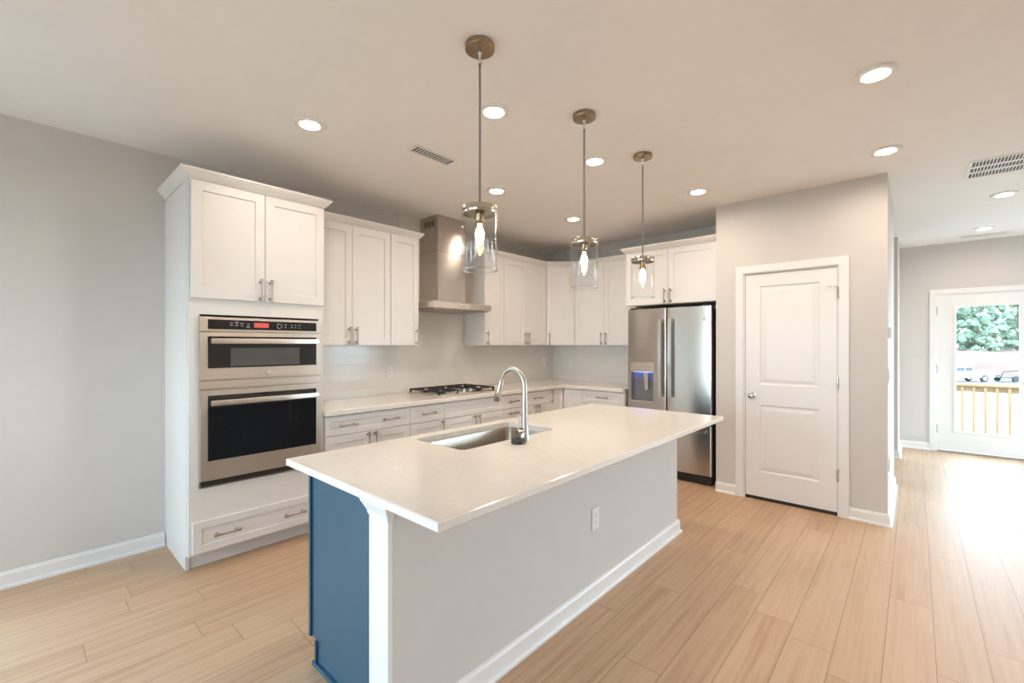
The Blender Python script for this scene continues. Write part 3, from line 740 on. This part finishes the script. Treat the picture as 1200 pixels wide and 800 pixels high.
for bx_, by_, br_ in ((-0.255, -0.118, .036), (-0.255, 0.118, .030), (0, 0.105, .044), (0.255, -0.118, .030), (0.255, 0.118, .036)):
    MB().lathe([(br_ + .008, 0.0122), (br_ + .006, 0.018), (br_, 0.020), (br_, 0.028), (br_ * .8, 0.031), (0.004, 0.032)], (bx_, by_, 0), 24).build('burner', 'iron', ck, smooth=40)
for kx, ky in ((-0.095, -0.165), (-0.05, -0.115), (0.0, -0.175), (0.05, -0.115), (0.095, -0.165)):
    MB().lathe([(0.019, 0.0122), (0.019, 0.016), (0.016, 0.018), (0.0145, 0.038), (0.012, 0.040), (0.003, 0.040)], (kx, ky, 0), 20).cbox(kx - .003, kx + .003, ky - .014, ky + .014, 0.038, 0.044, 0.001).build('control_knob', 'chrome', ck, smooth=40)

# ------------------------------------------------------------------ range hood
hx = 3.060
hd = thing('range_hood', 'stainless chimney range hood above the cooktop', 'hood', (hx, YB - 0.0085, 1.772))
hz = 1.772
MB().loops([[(x, y, 0.0) for x, y in ((-.395, 0), (-.395, -.492), (.395, -.492), (.395, 0))], [(x, y, 0.058) for x, y in ((-.395, 0), (-.395, -.492), (.395, -.492), (.395, 0))],
            [(x, y, 0.066) for x, y in ((-.385, 0), (-.385, -.482), (.385, -.482), (.385, 0))], [(x, y, 0.090) for x, y in ((-.200, 0), (-.200, -.310), (.200, -.310), (.200, 0))]]).build('hood_canopy', 'ss', hd)
MB().cbox(-.37, .37, -.47, -.03, -0.012, -0.0005, 0.003).build('filter_panel', 'sink', hd)
ch = MB().cbox(-.190, .190, -.300, 0, 0.0905, 0.60, 0.002).cbox(-.186, .186, -.296, 0, 0.602, CE - hz - .001, 0.002).build('chimney', 'ssv', hd)
m = MB()
for i in range(3):
    for j in range(4): m.box(-.1875, -.1862, -.245 + i * .062, -.245 + i * .062 + .045, 0.862 + j * .016, 0.871 + j * .016)
m.build('vent_slots', 'dark', ch)
m = MB()
for i in range(5): m.lathe([(0.007, -0.492), (0.007, -0.495), (0.003, -0.496)], (-.06 + .03 * i, 0, 0.03), 12, 'y')
m.build('push_buttons', 'chrome', hd)

# ------------------------------------------------------------------ refrigerator
FX, FYL = 4.600, 2.408
fr = thing('refrigerator', 'stainless french door refrigerator with ice dispenser beside the pantry wall', 'refrigerator', (FX, FYL, 0), -PI / 2)
FW = 0.920
MB().cbox(0.006, FW - 0.006, 0.075, 0.630, 0.03, 1.775, 0.004).build('fridge_body', 'grey', fr)
MB().box(0.012, FW - 0.012, 0.02, 0.075, 0.012, 0.090).build('toe_grille', 'dark', fr)
def fdoor(name, x0, x1, z0, z1, hole=None, sag=0.016, m='ssv'):
    mb = MB(); t = 0.070
    def yf(x):
        u = (x - FW / 2) / (FW / 2); e = min(x - x0, x1 - x)
        r = 0.012
        edge = 0 if e >= r else (r - math.sqrt(max(0, r * r - (r - e) ** 2)))
        return sag * u * u - sag * 0.2 + edge
    xs = [x0 + (x1 - x0) * i / 28 for i in range(29)]
    for q in (0.002, 0.005, 0.009): xs += [x0 + q, x1 - q]
    zs = [z0, z1]
    if hole:
        xs += [hole[0], hole[1]]; zs += [hole[2], hole[3]]
    xs = sorted(xs); zs = sorted(zs)
    V = [[mb.bm.verts.new((x, yf(x), z)) for x in xs] for z in zs]
    for j in range(len(zs) - 1):
        for i in range(len(xs) - 1):
            if hole and hole[0] - 1e-6 <= xs[i] and xs[i + 1] <= hole[1] + 1e-6 and hole[2] - 1e-6 <= zs[j] and zs[j + 1] <= hole[3] + 1e-6: continue
            mb.bm.faces.new((V[j][i], V[j][i + 1], V[j + 1][i + 1], V[j + 1][i]))
    n = len(xs)
    Bk = [[mb.bm.verts.new((x, t, z)) for x in (x0, x1)] for z in zs]
    for j in range(len(zs) - 1):
        mb.bm.faces.new((V[j][0], V[j + 1][0], Bk[j + 1][0], Bk[j][0])); mb.bm.faces.new((V[j][-1], Bk[j][1], Bk[j + 1][1], V[j + 1][-1]))
        mb.bm.faces.new((Bk[j][0], Bk[j + 1][0], Bk[j + 1][1], Bk[j][1]))
    mb.bm.faces.new(V[0] + [Bk[0][1], Bk[0][0]]); mb.bm.faces.new(V[-1] + [Bk[-1][1], Bk[-1][0]])
    return mb.build(name, m, fr, smooth=35), yf
hole = (0.052, 0.312, 0.795, 1.110)
ldr, yfl = fdoor('left_door', 0.004, 0.4575, 0.612, 1.800, hole)
rdr, yfr = fdoor('right_door', 0.4625, FW - 0.004, 0.612, 1.800)
drw, yfd = fdoor('freezer_drawer', 0.004, FW - 0.004, 0.098, 0.600)
def fbar(parent, x, z0, z1, y):
    m = MB(); pts = [(x, y - 0.045 - 0.012 * math.sin(PI * i / 10), z0 + (z1 - z0) * i / 10) for i in range(11)]
    L_ = [[(px_ - .018, py_ - .010, pz_), (px_ + .018, py_ - .010, pz_), (px_ + .018, py_ + .010, pz_), (px_ - .018, py_ + .010, pz_)] for px_, py_, pz_ in pts]
    m.loops(L_)
    for z in (z0 + 0.012, z1 - 0.034): m.cbox(x - .012, x + .012, y - 0.046, y + 0.004, z, z + .022, 0.002)
    m.build('door_handle', 'chrome', parent)
fbar(ldr, 0.405, 0.86, 1.68, yfl(0.405)); fbar(rdr, 0.512, 0.86, 1.68, yfr(0.512))
m = MB(); pts = [(0.06 + (FW - 0.12) * i / 12, yfd(FW / 2) - 0.048 - 0.004 * math.sin(PI * i / 12)) for i in range(13)]
m.loops([[(x, y - .009, 0.522), (x, y + .009, 0.522), (x, y + .009, 0.548), (x, y - .009, 0.548)] for x, y in pts])
for x in (0.075, FW - 0.075): m.cbox(x - .011, x + .011, yfd(FW / 2) - 0.046, yfd(x) + 0.006, 0.524, 0.546, 0.002)
m.build('drawer_handle', 'ssv', drw)
# dispenser
y0 = yfl(0.18) 
dp = MB().cbox(0.046, 0.318, y0 - 0.006, y0 + 0.010, 1.112, 1.214, 0.003).build('dispenser_panel', 'ss', ldr)
rc = MB(); a0, a1, c0, c1 = hole; yb = 0.062
rc.faces([(a0, y0, c0), (a1, y0, c0), (a1, y0, c1), (a0, y0, c1), (a0 + .01, yb, c0 + .01), (a1 - .01, yb, c0 + .01), (a1 - .01, yb, c1), (a0 + .01, yb, c1)], [(0, 1, 5, 4), (1, 2, 6, 5), (2, 3, 7, 6), (3, 0, 4, 7), (4, 5, 6, 7)])
rc.build('dispenser_recess', 'recess', ldr)
MB().box(a0 + .02, a1 - .02, y0 + .012, y0 + .040, c1 - .0025, c1 - .0005).build('dispenser_light', 'led', ldr)
MB().loops([[(0.195, y0 + .008, 1.105), (0.245, y0 + .008, 1.105), (0.245, y0 + .022, 1.105), (0.195, y0 + .022, 1.105)], [(0.200, y0 + .010, 1.03), (0.242, y0 + .010, 1.03), (0.242, y0 + .022, 1.03), (0.200, y0 + .022, 1.03)], [(0.205, y0 + .022, 0.915), (0.238, y0 + .022, 0.915), (0.238, y0 + .032, 0.915), (0.205, y0 + .032, 0.915)]]).build('dispenser_paddle', 'ss', ldr)
MB().cbox(a0 - .004, a1 + .004, y0 - 0.012, y0 + 0.03, c0 - .012, c0 + .004, 0.003).build('drip_tray', 'chrome', ldr)
m = MB().lathe([(0.014, 0.002), (0.014, -0.003), (0.011, -0.004), (0.011, -0.002), (0.002, -0.002)], (0.842, yfr(0.842), 1.668), 24, 'y'); m.build('round_badge', 'chrome', rdr, smooth=40)
for x in (0.03, FW - 0.09): MB().cbox(x, x + .06, 0.02, 0.11, 1.802, 1.818, 0.004).build('hinge_cover', 'grey', fr)

# ------------------------------------------------------------------ pendants
def pendant():
    t = thing('pendant_lamp', 'x', 'lamp', (0, 0, CE), 0, 'glass pendants over the island')
    MB().lathe([(0.063, -0.0005), (0.066, -0.003), (0.066, -0.022), (0.063, -0.026), (0.010, -0.027)], seg=40).build('canopy', 'nickel_refl', t, smooth=40)
    m = MB().lathe([(0.009, -0.027), (0.009, -0.041), (0.005, -0.044), (0.004, -0.068)], seg=14)
    m.tube([(0.010 * math.cos(a), 0, -0.077 + 0.010 * math.sin(a)) for a in [2 * PI * i / 14 for i in range(15)]], 0.003, 8)
    m.build('hanging_loop', 'chrome', t, smooth=60)
    MB().lathe([(0.0064, -0.085), (0.0064, -0.100), (0.0053, -0.101), (0.0053, -0.718)], seg=14).build('rod', 'rod', t, smooth=50)
    MB().lathe([(0.012, -0.712), (0.012, -0.720), (0.077, -0.722), (0.0795, -0.725), (0.0795, -0.752), (0.078, -0.755), (0.074, -0.755), (0.073, -0.733), (0.021, -0.732)], seg=56).build('cap_ring', 'cap', t, smooth=40)
    MB().lathe([(0.019, -0.733), (0.019, -0.782), (0.017, -0.786), (0.022, -0.789), (0.022, -0.800), (0.015, -0.804)], seg=24).build('socket', 'nickel_refl', t, smooth=40)
    lb = MB().lathe([(0.012, -0.800), (0.014, -0.806), (0.023, -0.820), (0.031, -0.840), (0.032, -0.856), (0.027, -0.878), (0.016, -0.896), (0.004, -0.903)], seg=24, cap0=False).build('light_bulb', 'glass', t, smooth=60)
    MB().lathe([(0.008, -0.806), (0.014, -0.820), (0.020, -0.838), (0.019, -0.854), (0.011, -0.874), (0.004, -0.886)], seg=16).build('filament', 'bulb', lb, smooth=60)
    gs = MB().lathe([(0.0790, -0.757), (0.0790, -1.000), (0.0775, -1.004), (0.0750, -1.000), (0.0750, -0.757)], seg=64, cap0=False, cap1=False).build('glass_shade', 'glass', t, smooth=40)
    MB().lathe([(0.0800, -0.998), (0.0806, -1.002), (0.0790, -1.006), (0.0746, -1.006), (0.0736, -1.002), (0.0744, -0.998)], seg=64, cap0=False, cap1=False).build('glass_rim', 'rim', gs, smooth=60)
    return t
p0 = pendant()
for i, (x, y, lb) in enumerate(((1.380, 1.438, 'glass cylinder pendant over the sink end of the island, nearest and largest'), (2.205, 1.425, 'middle one of three glass cylinder pendants over the island'), (2.945, 1.420, 'glass cylinder pendant nearest the refrigerator, farthest and smallest'))):
    p = p0 if i == 0 else copy_tree(p0)
    p.location = (x, y, CE); p['label'] = lb

# ------------------------------------------------------------------ recessed lights
def can():
    t = thing('recessed_light', 'x', 'light', (0, 0, CE), 0, 'recessed ceiling lights')
    MB().lathe([(0.092, -0.0003), (0.092, -0.004), (0.089, -0.011), (0.086, -0.012), (0.060, -0.012), (0.0575, -0.011), (0.0565, -0.001)], seg=40, cap0=False, cap1=False).build('trim_ring', 'plate', t, smooth=15)
    MB().lathe([(0.056, -0.002), (0.045, -0.003), (0.002, -0.0035)], seg=40).build('lens', 'lens', t, smooth=60)
    return t
c0_ = can()
for i, (x, y, lb) in enumerate((
    (1.184, 2.713, 'round recessed light in front of the tall oven cabinet'),
    (1.824, 1.784, 'round recessed light close to the rod of the nearest pendant'),
    (2.776, 2.683, 'round recessed light in front of the range hood'),
    (2.803, 1.721, 'round recessed light close to the rod of the middle pendant'),
    (3.939, 2.679, 'round recessed light in front of the diagonal corner cabinet'),
    (3.964, 1.399, 'round recessed light in front of the refrigerator, near the pantry wall edge'),
    (2.829, 0.143, 'large round recessed light in the upper right, nearest the camera'),
    (3.993, 0.148, 'round recessed light in front of the outer corner of the pantry wall'),
    (5.845, -0.588, 'round recessed light just beyond the large ceiling return grille'),
    (7.395, -0.586, 'farthest round recessed light, above the glazed exterior door'),
    *[(x, y, 'unseen recessed light added to brighten the room behind the camera') for x in (-1.0, 2.2) for y in (-2.4,)])):  # last two are unseen, added so the oven steel reflects a brighter room
    c = c0_ if i == 0 else copy_tree(c0_)
    c.location = (x, y, CE); c['label'] = lb

# ------------------------------------------------------------------ ceiling vents
def vent(name, label, cx, cy, lx, ly, rows, fins, rot=0, bar=0.006, fin=0.0018):
    t = thing(name, label, 'vent', (cx, cy, CE), rot)
    m = MB(); f = 0.022
    for a in ((-lx / 2, lx / 2, -ly / 2, -ly / 2 + f), (-lx / 2, lx / 2, ly / 2 - f, ly / 2), (-lx / 2, -lx / 2 + f, -ly / 2 + f, ly / 2 - f), (lx / 2 - f, lx / 2, -ly / 2 + f, ly / 2 - f)): m.cbox(*a, -0.006, -0.0005, 0.002)
    m.build('vent_frame', 'plate', t)
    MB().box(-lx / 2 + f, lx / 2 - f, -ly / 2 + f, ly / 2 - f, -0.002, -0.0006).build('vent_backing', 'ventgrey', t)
    g = MB(); h = ly - 2 * f
    for r in range(1, rows): y = -ly / 2 + f + h * r / rows; g.box(-lx / 2 + f, lx / 2 - f, y - bar, y + bar, -0.006, -0.0022)
    for k in range(1, fins): x = -lx / 2 + f + (lx - 2 * f) * k / fins; g.box(x - fin, x + fin, -ly / 2 + f, ly / 2 - f, -0.004, -0.0022)
    g.build('vent_grille', 'plate', t)
vent('ceiling_vent', 'small white ceiling register left of the nearest pendant', 1.965, 2.523, 0.36, 0.135, 1, 13, fin=0.0045)
vent('return_grille', 'large white return air grille at the right ceiling edge', 4.89, -0.675, 0.76, 0.46, 3, 40, PI / 2, 0.017, 0.0028)
vent('ceiling_vent', 'slim white ceiling register just before the exterior door wall', 7.85, -0.62, 0.12, 0.42, 2, 8)

# ------------------------------------------------------------------ wall plates (local: front -y)
def outlet(label, loc, rot, kind='outlet', group='wall plates'):
    t = thing('power_outlet' if kind == 'outlet' else 'light_switch', label, 'outlet' if kind == 'outlet' else 'switch', loc, rot, group)
    MB().cbox(-0.036, 0.036, -0.006, -0.0005, -0.059, 0.059, 0.002).build('cover_plate', 'plate', t)
    if kind == 'outlet':
        for s in (-0.021, 0.021):
            r_ = MB().cbox(-0.016, 0.016, -0.0085, -0.0062, s - 0.015, s + 0.015, 0.0008).build('receptacle', 'plate', t)
            MB().box(-0.008, -0.006, -0.0089, -0.0086, s - .004, s + .006).box(0.006, 0.008, -0.0089, -0.0086, s - .003, s + .005).box(-.002, .002, -0.0089, -0.0086, s - .010, s - .006).build('slots', 'dark', r_)
    else:
        MB().cbox(-0.016, 0.016, -0.010, -0.0062, -0.033, 0.033, 0.0015).build('rocker', 'plate', t)
outlet('white outlet on the grey half wall of the island', (2.168, 1.3295, 0.44), 0)
outlet('white outlet on the tile left of the cooktop', (2.503, YB - .0085, 1.135), 0)
outlet('white outlet on the tile just left of the tiled corner', (5.003, YB - .0085, 1.165), 0)
outlet('white outlet on the tile between tiled corner and refrigerator', (KX - .0085, 3.60, 1.145), -PI / 2)
outlet('white light switch on the pantry side wall below the thermostat', (4.585, HY - .0005, 1.165), 0, 'switch')
outlet('white outlet low on the pantry side wall by the passage', (4.68, HY - .0005, 0.46), 0)
th = thing('thermostat', 'small grey thermostat high on the pantry side wall', 'thermostat', (4.66, HY - .0005, 1.505))
MB().cbox(-0.055, 0.055, -0.020, -0.0005, -0.043, 0.043, 0.004).build('housing', 'plate', th)
MB().box(-0.035, 0.035, -0.0212, -0.0202, -0.012, 0.028).build('screen', 'legend', th)

# ------------------------------------------------------------------ outdoors
struct(MB().box(-40, 120, -80, 80, -2.6, -2.4).build('ground', 'ground'), 'pale open ground outside the house', 'ground')
struct(MB().box(XR + T + .01, 11.0, -5.0, 3.0, -0.30, -0.20).build('deck', 'deck'), 'wooden deck outside the exterior door', 'deck')
for dx, dy in ((8.5, -4.8), (10.9, -4.8), (8.5, 2.8), (10.9, 2.8), (10.9, -1.0)): struct(MB().box(dx - .07, dx + .07, dy - .07, dy + .07, -2.4, -0.30).build('deck_support', 'lumber'))
rl = thing('deck_railing', 'raw pine deck railing seen through the glazed door', 'railing', (10.8, 0, -0.20))
MB().cbox(-0.07, 0.07, -4.9, 2.9, 0.915, 0.955, 0.004).build('cap_rail', 'lumber', rl)
MB().box(-0.019, 0.019, -4.9, 2.9, 0.82, 0.915).build('top_rail', 'lumber', rl)
MB().box(-0.019, 0.019, -4.9, 2.9, 0.07, 0.155).build('bottom_rail', 'lumber', rl)
for i in range(20): MB().box(-0.055, -0.0195, -1.95 + i * 0.135 - .0175, -1.95 + i * 0.135 + .0175, 0.06, 0.905).build('baluster', 'lumber', rl)
for yy in (-4.85, -2.35, 0.95, 2.85): MB().box(-0.045, 0.045, yy - .045, yy + .045, 0, 0.914).build('rail_post', 'lumber', rl)
# direction of the view through the door
def far(px, depth):   # ground point at a pixel column and depth
    a = math.atan2(472, 523.2); F = Vector((math.cos(a), math.sin(a), 0)); R_ = Vector((math.sin(a), -math.cos(a), 0))
    return F * depth + R_ * ((px - 600) / 523.2 * depth)
VA = math.atan2(472, 523.2) - PI / 2
c = far(1170, 52)
bk = MB(); n = 40
rows = [(0, -2.4), (3, -0.9), (6, 0.1), (9, 0.45), (30, 0.7)]
L_ = []
for dd, zz in rows: L_.append([(-45 + 90 * i / n, dd + 0.5 * math.sin(i * .7 + dd), zz + (0.12 * math.sin(i * 1.3 + dd) if zz > -2 else 0)) for i in range(n + 1)])
bk.loops(L_, False, False, closed=False)
bo = struct(bk.build('dirt_bank', 'dirt', smooth=60), 'bank of pale red dirt behind the parked truck', 'ground')
bo.location = (c.x, c.y, 0); bo.rotation_euler = (0, 0, VA)
# parked truck with bed
tr = thing('pickup_truck', 'white pickup truck parked outside, seen through the glazed door', 'truck', tuple(far(1124, 46.5)[:2]) + (-2.4,), VA)
side = [(-2.9, .45), (-2.9, 1.0), (-1.7, 1.08), (-1.0, 1.62), (0.55, 1.65), (0.75, 1.12), (2.7, 1.12), (2.7, .45)]
MB().loops([[(x, y, z) for x, z in side] for y in (-.88, .88)]).build('truck_body', 'carw', tr)
MB().loops([[(x, y, z) for x, z in ((-1.45, 1.12), (-.95, 1.52), (-.30, 1.54), (-.30, 1.12))] for y in (-.895, -.881)]).loops([[(x, y, z) for x, z in ((-.22, 1.12), (-.22, 1.54), (.45, 1.56), (.58, 1.14))] for y in (-.895, -.881)]).build('side_window', 'carg', tr)
for wx in (-2.0, 1.75):
    for wy in (-.80, .80):
        wl_ = MB().lathe([(0.20, -.13), (0.34, -.13), (0.38, -.09), (0.38, .09), (0.34, .13), (0.20, .13)], (wx, wy, .38), 28, 'y').build('wheel', 'tyre', tr, smooth=40)
        MB().lathe([(0.20, -.135), (0.20, .135)], (wx, wy, .38), 20, 'y').build('hub', 'chrome', wl_)
trl = thing('utility_trailer', 'low black utility trailer with a curved bar behind the truck', 'trailer', tuple(far(1178, 46.2)[:2]) + (-2.4,), VA)
MB().box(-1.3, 1.3, -.8, .8, .42, .52).build('trailer_bed', 'tyre', trl)
for wy in (-.85, .85): MB().lathe([(0.1, -.09), (0.32, -.09), (0.32, .09), (0.1, .09)], (0.1, wy, .32), 24, 'y').build('wheel', 'tyre', trl, smooth=40)
MB().tube([(-1.2, -.7, .52), (-1.0, -.7, 1.05), (-.2, -.7, 1.12), (0.6, -.7, 1.15), (1.0, -.7, .95), (1.2, -.7, .52)], 0.05, 8).build('curved_bar', 'tyre', trl, smooth=60)
# trees
def tree(x, y, z, h, r, seed, label):
    t = thing('tree', label, 'tree', (x, y, z), 0, 'trees beyond the dirt bank')
    rnd = random.Random(seed)
    MB().tube([(0, 0, -.2), (0.1, 0, h * .3), (0, 0.1, h * .6)], [.28, .2, .12], 8).build('trunk', 'bark', t, smooth=60)
    bm = bmesh.new()
    for k in range(110):
        a = rnd.uniform(0, 2 * PI); q = rnd.uniform(0, 1) ** .5 * r; zz = rnd.uniform(.02, 1.0) * h
        q *= (1.15 - 0.7 * zz / h)
        rr = rnd.uniform(.11, .24) * r
        g = bmesh.ops.create_icosphere(bm, subdivisions=2, radius=rr, matrix=Matrix.Translation((q * math.cos(a), q * math.sin(a), zz)))
        for v in g['verts']: v.co += Vector((rnd.uniform(-1, 1), rnd.uniform(-1, 1), rnd.uniform(-1, 1))) * rr * .3
    mb = MB(); mb.bm.free(); mb.bm = bm
    mb.build('crown', 'leaf', t)
spots = [(1092, 68, 11, 2.9, 'bushy green tree behind the railing at the left edge of the door glass'), (1120, 78, 13, 3.0, 'tall green tree second from the left through the door glass'), (1146, 67, 10, 2.9, 'rounded green tree in the middle of the door glass'),
         (1166, 79, 14, 3.0, 'tall green tree right of the middle of the door glass'), (1194, 68, 11, 2.9, 'green tree at the right edge of the door glass'), (1214, 80, 13, 3.0, 'green tree beyond the right frame of the door')]
for i, (px_, dep, h_, r_, lb) in enumerate(spots):
    p = far(px_, dep); tree(p.x, p.y, 0.2, h_ * 1.15, r_, i + 3, lb)

for x, y, h_, r_, lb in ((-8.0, 8.5, 7, 1.9, 'unseen tree beyond the left edge, added for the refrigerator reflection, nearest of four'), (-13.0, 9.5, 8, 2.2, 'second unseen tree beyond the left edge, added for the refrigerator reflection'), (-18.5, 11.0, 9, 2.5, 'third unseen tree beyond the left edge, added for the refrigerator reflection'), (-25.5, 13.0, 10, 2.9, 'farthest unseen tree beyond the left edge, added for the refrigerator reflection')):  # unseen trees, added to tint what the refrigerator door reflects
    tree(x, y, -2.4, h_, r_, int(x * 7 + y), lb)
